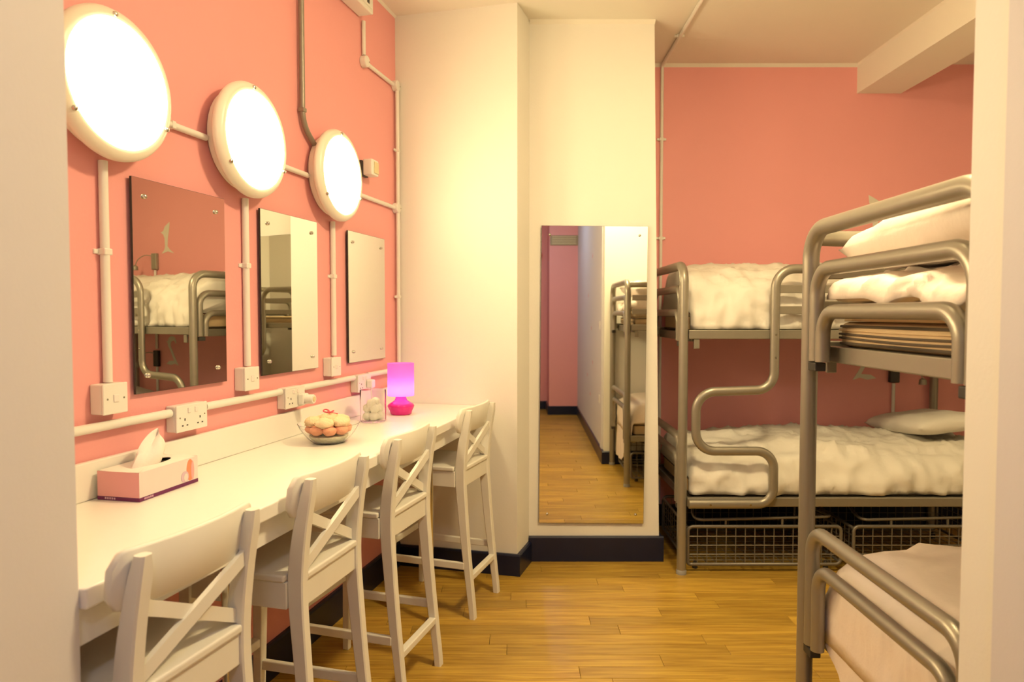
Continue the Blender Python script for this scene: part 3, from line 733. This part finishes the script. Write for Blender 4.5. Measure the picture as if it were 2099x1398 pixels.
def mattress(label, lo_, hi_, seed, seams=()):
    t = thing('mattress', label, 'mattress', (0,0,0), 0, 'mattresses on the bunks')
    MB().cbox(lo_, hi_, 0.022).build('cover', 'tan_ticking', t, 40)
    for z in (lo_[2] + 0.012, hi_[2] - 0.014):
        a, b_ = lo_, hi_; e = 0.001
        P = fillet([(a[0]-e, (a[1]+b_[1])/2, z), (a[0]-e, a[1]-e, z), (b_[0]+e, a[1]-e, z), (b_[0]+e, b_[1]+e, z), (a[0]-e, b_[1]+e, z), (a[0]-e, (a[1]+b_[1])/2, z)], 0.022, 5)
        MB().tube(P, 0.0045, 6).build('piping', 'piping_dark', t, 60)
    for z, sag in seams:
        y_a, y_b = lo_[1] + 0.01, hi_[1] - 0.01
        MB().tube([(lo_[0] - 0.002, y_a + (y_b - y_a)*k/20, lo_[2] + z - sag*math.sin(math.pi*k/20)) for k in range(21)], 0.004, 6).build('seam', 'piping_dark' if sag > 0.003 else 'tan_ticking', t, 60)
    return t

x0, x1 = BX + 0.07, BX + BL - 0.07; y0, y1 = BY + 0.035, BY + BW - 0.045
mattress('tan mattress on the upper bunk against the back wall', (x0, y0 + 0.03, 1.411), (x1, y1 - 0.035, 1.520), 1)
mattress('tan mattress on the lower bunk against the back wall', (x0, y0 + 0.02, 0.437), (x1, y1 - 0.035, 0.545), 2)
drape('duvet', 'white duvet on the upper bunk by the pink back wall', 'duvet',
      [(y0 - 0.005, 1.430), (y0 - 0.012, 1.53), (y0 + 0.03, 1.685), (y0 + 0.18, 1.765), (y0 + 0.42, 1.82), (y1 - 0.10, 1.815), (y1 + 0.0, 1.70), (y1, 1.55)],
      [(y0 + 0.018, 1.432), (y0 + 0.018, 1.526), (y0 + 0.1, 1.526), (y1 - 0.02, 1.526)], x0 - 0.02, x1 + 0.02, 'x', 'white_linen', 3, 0.035, 110, group='duvets on the bunks', gather=0.012)
drape('duvet', 'white duvet on the lower bunk above the wire baskets, pillow lying on it', 'duvet',
      [(y0 - 0.008, 0.462), (y0 - 0.018, 0.55), (y0 + 0.02, 0.64), (y0 + 0.14, 0.695), (y0 + 0.42, 0.725), (y1 - 0.10, 0.72), (y1, 0.66), (y1, 0.57)],
      [(y0 + 0.012, 0.466), (y0 + 0.012, 0.551), (y0 + 0.1, 0.551), (y1 - 0.02, 0.551)], x0 - 0.02, x1 + 0.02, 'x', 'white_linen', 8, 0.035, 110, group='duvets on the bunks', gather=0.010,
      puff=lambda t, u: 0.035*math.exp(-((t-0.42)/0.16)**2)*min(1, u*3))
cushion('pillow', 'white pillow at the far end of the lower bunk by back wall', 'pillow', (BX + BL - 0.285, BY + 0.52, 0.812), (0.46, 0.62, 0.13), 'white_linen', (R(-5), R(-6), R(3)), 4, group='pillows on the bunks')

# front bunk
fx0, fx1 = FX + 0.07, FX + BL - 0.07; fy1 = FY - 0.04; fy0 = FY - BW + 0.045
mattress('tan mattress with dark piping on the upper bunk beside the passage corner', (fx0, fy0 + 0.02, 1.411), (fx1, fy1 - 0.02, 1.492), 3, ((0.030, 0.006), (0.042, 0.004), (0.055, 0.002)))
t = thing('folded_blanket', 'tan folded blanket in thin layers under the crumpled sheet, upper bunk', 'blanket', (0, 0, 0), 0)
for k in range(3):
    z = 1.494 + k*0.0175
    d = drape('layer', '', '', [(fx0 + 0.004*k, z), (fx0 + 0.002*k, z + 0.016), (fx0 + 0.6, z + 0.016)], [(fx0 + 0.02, z + 0.0002), (fx0 + 0.05, z + 0.0002), (fx0 + 0.6, z + 0.0002)], fy0 + 0.03, fy1 - 0.03 - 0.01*k, 'y', 'tan_ticking', 20 + k, 0.0, 30, endround=0.02)
    for key in ('label', 'category'): del d[key]
    d.parent = t
drape('bed_sheet', 'crumpled blush white sheet with a flap hanging over the upper bunk end', 'sheet',
      [(FX + 0.036, 1.565), (FX + 0.036, 1.585), (FX + 0.055, 1.63), (FX + 0.16, 1.648), (FX + 0.9, 1.64)], [(FX + 0.062, 1.5655), (FX + 0.066, 1.560), (FX + 0.16, 1.550), (FX + 0.9, 1.550)],
      fy0 + 0.02, fy1 - 0.01, 'y', 'blush_linen', 12, 0.045, 110, xmin=FX + 0.029, hem=lambda t: 0.055*math.exp(-((t-0.20)/0.10)**2) + 0.02*math.exp(-((t-0.55)/0.08)**2), endround=0.04)
cushion('pillow', 'plump white pillow on the crumpled sheet behind the arched end rails', 'pillow', (FX + 0.31, FY - 0.405, 1.742), (0.50, 0.74, 0.15), 'blush_linen', (R(-3), R(2), R(-3)), 9, group='pillows on the bunks', ex=5, amp=0.13)
mattress('tan mattress on the lower bunk beside the passage corner', (fx0, fy0 + 0.02, 0.437), (fx1, fy1 - 0.02, 0.545), 4)
drape('duvet', 'white duvet hanging over the end of the lower bunk beside passage corner', 'duvet',
      [(FX + 0.036, 0.432), (FX + 0.034, 0.52), (FX + 0.05, 0.66), (FX + 0.17, 0.735), (FX + 0.5, 0.75), (FX + 1.88, 0.70), (FX + 1.90, 0.56)],
      [(FX + 0.0455, 0.436), (FX + 0.0575, 0.551), (FX + 0.16, 0.551), (FX + 1.88, 0.551)], fy0 - 0.01, fy1 + 0.01, 'y', 'blush_linen', 15, 0.026, 120, xmin=FX + 0.029,
      hem=lambda t: 0.0, endround=0.07, group='duvets on the bunks')
# sheet hanging below the duvet in front of the basket
hs = []
for j in range(31):
    q = j/30; yy = fy0 + 0.02 + (fy1 - 0.05 - fy0 - 0.02)*q; zl = 0.420 - 0.30*min(1, (1-q)*1.7)**0.9
    ring = []
    for k in range(13):
        zz = 0.433 + (zl - 0.433)*k/12; ring.append((FX + 0.034 + 0.005*math.sin(yy*40 + zz*9)*(k/12), yy, zz))
    hs.append(ring + [(x + 0.004, y_, z) for x, y_, z in reversed(ring)])
tag(MB().loft(hs).build('hanging_sheet', 'blush_linen', None, 60), 'blush white sheet hanging down over the basket, lower bunk by passage', 'sheet')

# ------------------------------------------------------------------ wire baskets under the beds
def make_basket(L, D, Hh):
    t = thing('wire_basket', '', 'basket')
    r = 0.010
    for y in (0.0, D):
        MB().tube(fillet([(0.03, y, 0.045), (0, y, 0.045), (0, y, Hh), (L, y, Hh), (L, y, 0.045), (0.03, y, 0.045)], 0.03, 5), r, 10).build('rim', 'basket_metal', t, 60)
    for x in (0.0, L):
        MB().tube([(x, 0.008, Hh - 0.012), (x, D - 0.008, Hh - 0.012)], r*0.9, 10).build('side_rail', 'basket_metal', t, 60)
        MB().tube([(x, 0.008, 0.055), (x, D - 0.008, 0.055)], r*0.9, 10).build('side_rail', 'basket_metal', t, 60)
    def grid(P, du, dv, nu, nv, wr=0.0022):
        b = MB(); P, du, dv = Vector(P), Vector(du), Vector(dv)
        for i in range(1, nu): q = P + du*(i/nu); b.tube([q, q + dv], wr, 5)
        for i in range(1, nv): q = P + dv*(i/nv); b.tube([q, q + du], wr, 5)
        return b
    nu = round(L/0.055)
    for y in (0.0, D): grid((0, y, 0.05), (L, 0, 0), (0, 0, Hh-0.055), nu, 4, 0.0032 if y == 0 else 0.0022).build('wire_grid', 'basket_metal', t)
    for x in (0.0, L): grid((x, 0, 0.05), (0, D, 0), (0, 0, Hh-0.055), round(D/0.055), 4).build('wire_grid', 'basket_metal', t)
    grid((0, 0, 0.05), (L, 0, 0), (0, D, 0), nu, round(D/0.055)).build('wire_grid', 'basket_metal', t)
    # lid frame on two ties
    ld_ = MB().tube(fillet([(0.20, D*0.9, Hh+0.055), (0.05, 0.10, Hh+0.05), (0.05, 0.012, Hh+0.035), (L-0.05, 0.012, Hh+0.055), (L-0.05, 0.10, Hh+0.05), (L-0.20, D*0.9, Hh+0.055)], 0.05, 6), 0.009, 10).build('lid_frame', 'basket_metal', t, 60)
    for x in (L*0.25, L*0.62):
        MB().tube([(x, 0.010, Hh), (x, 0.012, Hh+0.045)], 0.007, 8).build('tie', 'basket_metal', t)
    for x in (0.06, L-0.06):
        for y in (0.06, D-0.06):
            MB().lathe([(0.015, 0.0), (0.015, 0.03), (0.008, 0.045)], 12, (x, y, 0)).build('castor', 'dark_metal', t)
    return t
bk = make_basket(0.90, 0.66, 0.270)
bk.location = (BX + 0.045, BY + 0.03, 0); bk['label'] = 'wire storage basket under the back bunk bed, below its S-shaped ladder'; bk['group'] = 'wire baskets under the beds'
b2 = copy_tree(bk); b2.location = (BX + 1.02, BY + 0.03, 0); b2['label'] = 'wire storage basket under the back bunk bed, below the pillow'
b3 = copy_tree(bk); b3.location = (FX + 0.06, FY - BW + 0.09, 0); b3['label'] = 'wire storage basket behind the hanging sheet beside the passage corner'

# ------------------------------------------------------------------ pink back wall: numerals, reading lamps, conduits
def decal(name, label, poly, cx, cz):
    o = MB().prism([(cx + x, cz + z) for x, z in poly], YB - 0.002, YB - 0.0005, 'y').build(name, 'decal_vinyl')
    return tag(o, label, 'wall decal', 'fish-shaped numerals on the pink wall')
one = [(0.006,-0.075),(0.03,-0.105),(0.078,-0.142),(0.035,-0.132),(0.012,-0.122),(-0.02,-0.130),(-0.062,-0.140),(-0.03,-0.105),(-0.022,-0.075),(-0.026,0.0),(-0.04,0.035),(-0.070,0.055),(-0.045,0.062),(-0.035,0.075),(-0.022,0.105),(0.008,0.128),(0.034,0.145),(0.030,0.10),(0.022,0.05),(0.012,0.0)]
decal('wall_numeral', 'white fish-shaped numeral one above the upper back bunk', [(-1.25*x, z) for x, z in one], 2.565, 2.215)
cur = fillet([(-0.055, 0.075, 0), (-0.035, 0.12, 0), (0.03, 0.115, 0), (0.045, 0.06, 0), (0.0, -0.01, 0), (-0.04, -0.085, 0)], 0.04, 6)
b = MB(); strip = []
for i, p in enumerate(cur):
    d = (cur[min(i+1, len(cur)-1)] - cur[max(i-1, 0)]).normalized(); nrm = Vector((-d.y, d.x, 0)); q = i/(len(cur)-1)
    wd = 0.004 + 0.021*math.sin(math.pi*min(1, q*1.25))**0.7 if q < 0.7 else 0.014
    L_, R_ = p + nrm*wd, p - nrm*wd
    strip.append([(2.520 + L_.x, YB - 0.0022, 1.175 + L_.y), (2.520 + R_.x, YB - 0.0022, 1.175 + R_.y), (2.520 + R_.x, YB - 0.0006, 1.175 + R_.y), (2.520 + L_.x, YB - 0.0006, 1.175 + L_.y)])
b.loft(strip)
for tri in ([(-0.052, -0.075), (-0.085, -0.128), (-0.035, -0.112), (-0.022, -0.085)], [(-0.035, -0.112), (0.02, -0.126), (0.085, -0.116), (0.045, -0.090), (-0.022, -0.085)]):
    b.prism([(2.520 + x, 1.175 + z) for x, z in tri], YB - 0.0021, YB - 0.0006, 'y')
for tri in ([(0.045, 0.085), (0.085, 0.095), (0.035, 0.055)],):
    b.prism([(2.520 + x, 1.175 + z) for x, z in tri], YB - 0.0020, YB - 0.0006, 'y')
tag(b.build('wall_numeral', 'decal_vinyl'), 'white fish-shaped numeral two above the lower back bunk', 'wall decal', 'fish-shaped numerals on the pink wall')

def reader(label, z, m, down):
    x = 2.722
    t = thing('reading_lamp', label, 'reading lamp', (x, YB, z), 0, 'reading lamps by the bunks')
    MB().cbox((-0.035, -0.032, -0.075), (0.035, -0.001, 0.075), 0.006).build('housing', m, t)
    MB().tube(fillet([(0.02, -0.03, 0.05), (0.06, -0.07, 0.06), (0.13, -0.10, 0.02), (0.15, -0.11, -0.04)], 0.05, 6), 0.004, 8).build('gooseneck', 'reader_grey', t, 60)
    MB().lathe([(0.008, 0.0), (0.022, -0.012), (0.026, -0.045), (0.023, -0.045), (0.012, -0.02)], 16, (0.15, -0.11, -0.035)).build('lamp_head', 'reader_grey', t, 40)
    return t
reader('grey reading lamp with gooseneck above the upper back bunk', 2.005, 'reader_grey', 1)
reader('dark reading lamp with gooseneck above the lower back bunk', 1.105, 'reader_dark', 1)
def bconduit(label, pts, clips, r=0.0115, fil=0.0):
    t = thing('wall_conduit', label, 'conduit', (0,0,0), 0, 'white plastic conduits')
    MB().tube(fillet(pts, fil, 6) if fil else pts, r, 12).build('pipe', 'white_plastic', t, 60)
    for c, ax in clips:
        c = Vector(c)
        e = Vector((0.032, 0.007, 0.008)) if ax == 'wall' else Vector((0.032, 0.008, 0.007))
        MB().cbox(c - e, c + e, 0.002).build('clip', 'white_plastic', t)
        MB().cbox(c - Vector((0.016, 0.015, 0.011)), c + Vector((0.016, 0.005, 0.011)) if ax == 'wall' else c + Vector((0.016, 0.011, 0.008)), 0.003).build('clip', 'white_plastic', t)
bconduit('white conduit up the pink back wall beside the white wall and along the ceiling',
         [(1.053, YB - 0.013, 0.16), (1.053, YB - 0.013, ZC - 0.013), (1.053, YF + 0.5, ZC - 0.013)],
         [((1.053, YB - 0.0075, 2.746), 'wall'), ((1.053, YB - 0.0075, 2.054), 'wall'), ((1.053, 4.364, ZC - 0.0075), 'ceiling'), ((1.053, 3.2, ZC - 0.0075), 'ceiling')], 0.0115, 0.03)
bconduit('white conduit below the grey reading lamp at the upper bunk', [(2.722, YB - 0.013, 1.195), (2.722, YB - 0.013, 1.925)], [])
bconduit('white conduit below the dark reading lamp at the lower bunk', [(2.722, YB - 0.013, 0.16), (2.722, YB - 0.013, 1.025)], [])

# ------------------------------------------------------------------ the passage seen in the tall mirror
t = thing('air_vent', 'beige slotted vent plate high on the pink passage wall', 'vent', (0.78, YE, 2.62), 0)
MB().cbox((-0.21, 0.001, -0.075), (0.21, 0.014, 0.075), 0.006).build('plate', 'vent_beige', t)
for k in range(5):
    MB().box((-0.18, 0.0142, -0.055 + k*0.026), (0.18, 0.018, -0.045 + k*0.026)).build('slat', 'cream_box', t)
t = thing('passage_door', 'dark pink door in the recess at the end of the passage', 'door', (-0.12, YE - 0.6, 0), 0)
MB().cbox((-0.45, 0.024, 0.008), (0.45, 0.060, 2.05), 0.004).build('leaf', 'pink_door', t)
for lo2, hi2 in (((-0.52, 0.024, 0.0), (-0.455, 0.075, 2.12)), ((0.455, 0.024, 0.0), (0.52, 0.075, 2.12)), ((-0.455, 0.024, 2.055), (0.455, 0.075, 2.12))):
    MB().cbox(lo2, hi2, 0.004).build('frame', 'pink_door', t)
MB().tube(fillet([(0.38, 0.060, 1.05), (0.38, 0.105, 1.05), (0.27, 0.105, 1.05)], 0.015, 4), 0.009, 10).build('handle', 'chrome', t, 60)
t = thing('alarm_bell', 'round red alarm bell on the pink recess wall of the passage', 'alarm bell', (0.40, YE - 0.6, 2.45), 0)
MB().lathe([(0.05, 0.001), (0.05, 0.03), (0.075, 0.035), (0.075, 0.05), (0.06, 0.065), (0.0, 0.07)], 28, ax='y').build('gong', 'red_paint', t, 40)
MB().lathe([(0.01, 0.070), (0.008, 0.076), (0, 0.077)], 10, ax='y').build('bolt', 'steel_screw', t)
def on_passage(y, z): return (XC + 0.001 + (1.0 - XC)*(YF - y)/(YF - YE + 0.7) - 0.001, y, z)
for i, (y, z) in enumerate(((1.08, 1.40), (1.08, 0.62))):
    p = on_passage(y, z)
    t = thing('wall_plate', ['white light switch plate on the passage wall, at hand height', 'white socket plate on the passage wall, low near the floor'][i], ['light switch', 'power socket'][i], p, 0)
    MB().cbox((-0.014, -0.043, -0.043), (-0.001, 0.043, 0.043), 0.003).build('plate', 'white_plastic', t)
    MB().cbox((-0.018, -0.010, -0.014), (-0.013, 0.010, 0.014), 0.002).build('rocker', 'rocker_plastic', t)
for i, (y, z) in enumerate(((0.2, 2.2), (-0.3, 1.75), (0.1, 1.35), (0.25, 0.95), (-0.4, 0.75), (0.0, 0.55))):
    p = on_passage(y, z); a = i*0.9
    pts = [(0.028*math.cos(a + 2*math.pi*k/10)*(1 if k % 2 else 0.45), 0.028*math.sin(a + 2*math.pi*k/10)*(1 if k % 2 else 0.45)) for k in range(10)]
    o = MB().prism(pts, -0.0025, -0.001, 'x').build('wall_sticker', 'sticker_pink'); o.location = p
    tag(o, 'small pink star sticker on the white passage wall', 'sticker', 'star stickers along the passage')
def ceiling_lamp(label, loc, m, rr=0.20):
    t = thing('ceiling_lamp', label, 'ceiling lamp', loc, 0)
    MB().lathe([(rr*0.9, -0.001), (rr, -0.010), (rr*1.06, -0.030), (rr, -0.050), (rr*0.92, -0.052)], 40).build('rim', 'lamp_rim', t, 50)
    MB().lathe([(rr*0.93, -0.045), (rr*0.9, -0.062), (rr*0.6, -0.085), (rr*0.3, -0.094), (0, -0.096)], 40).build('diffuser', m, t, 60)
ceiling_lamp('round white ceiling lamp over the passage', (0.1, -0.7, ZC), 'hall_diffuser')
ceiling_lamp('round ceiling lamp over the floor between stools and beds', (1.0, 2.05, ZC), 'room_diffuser')
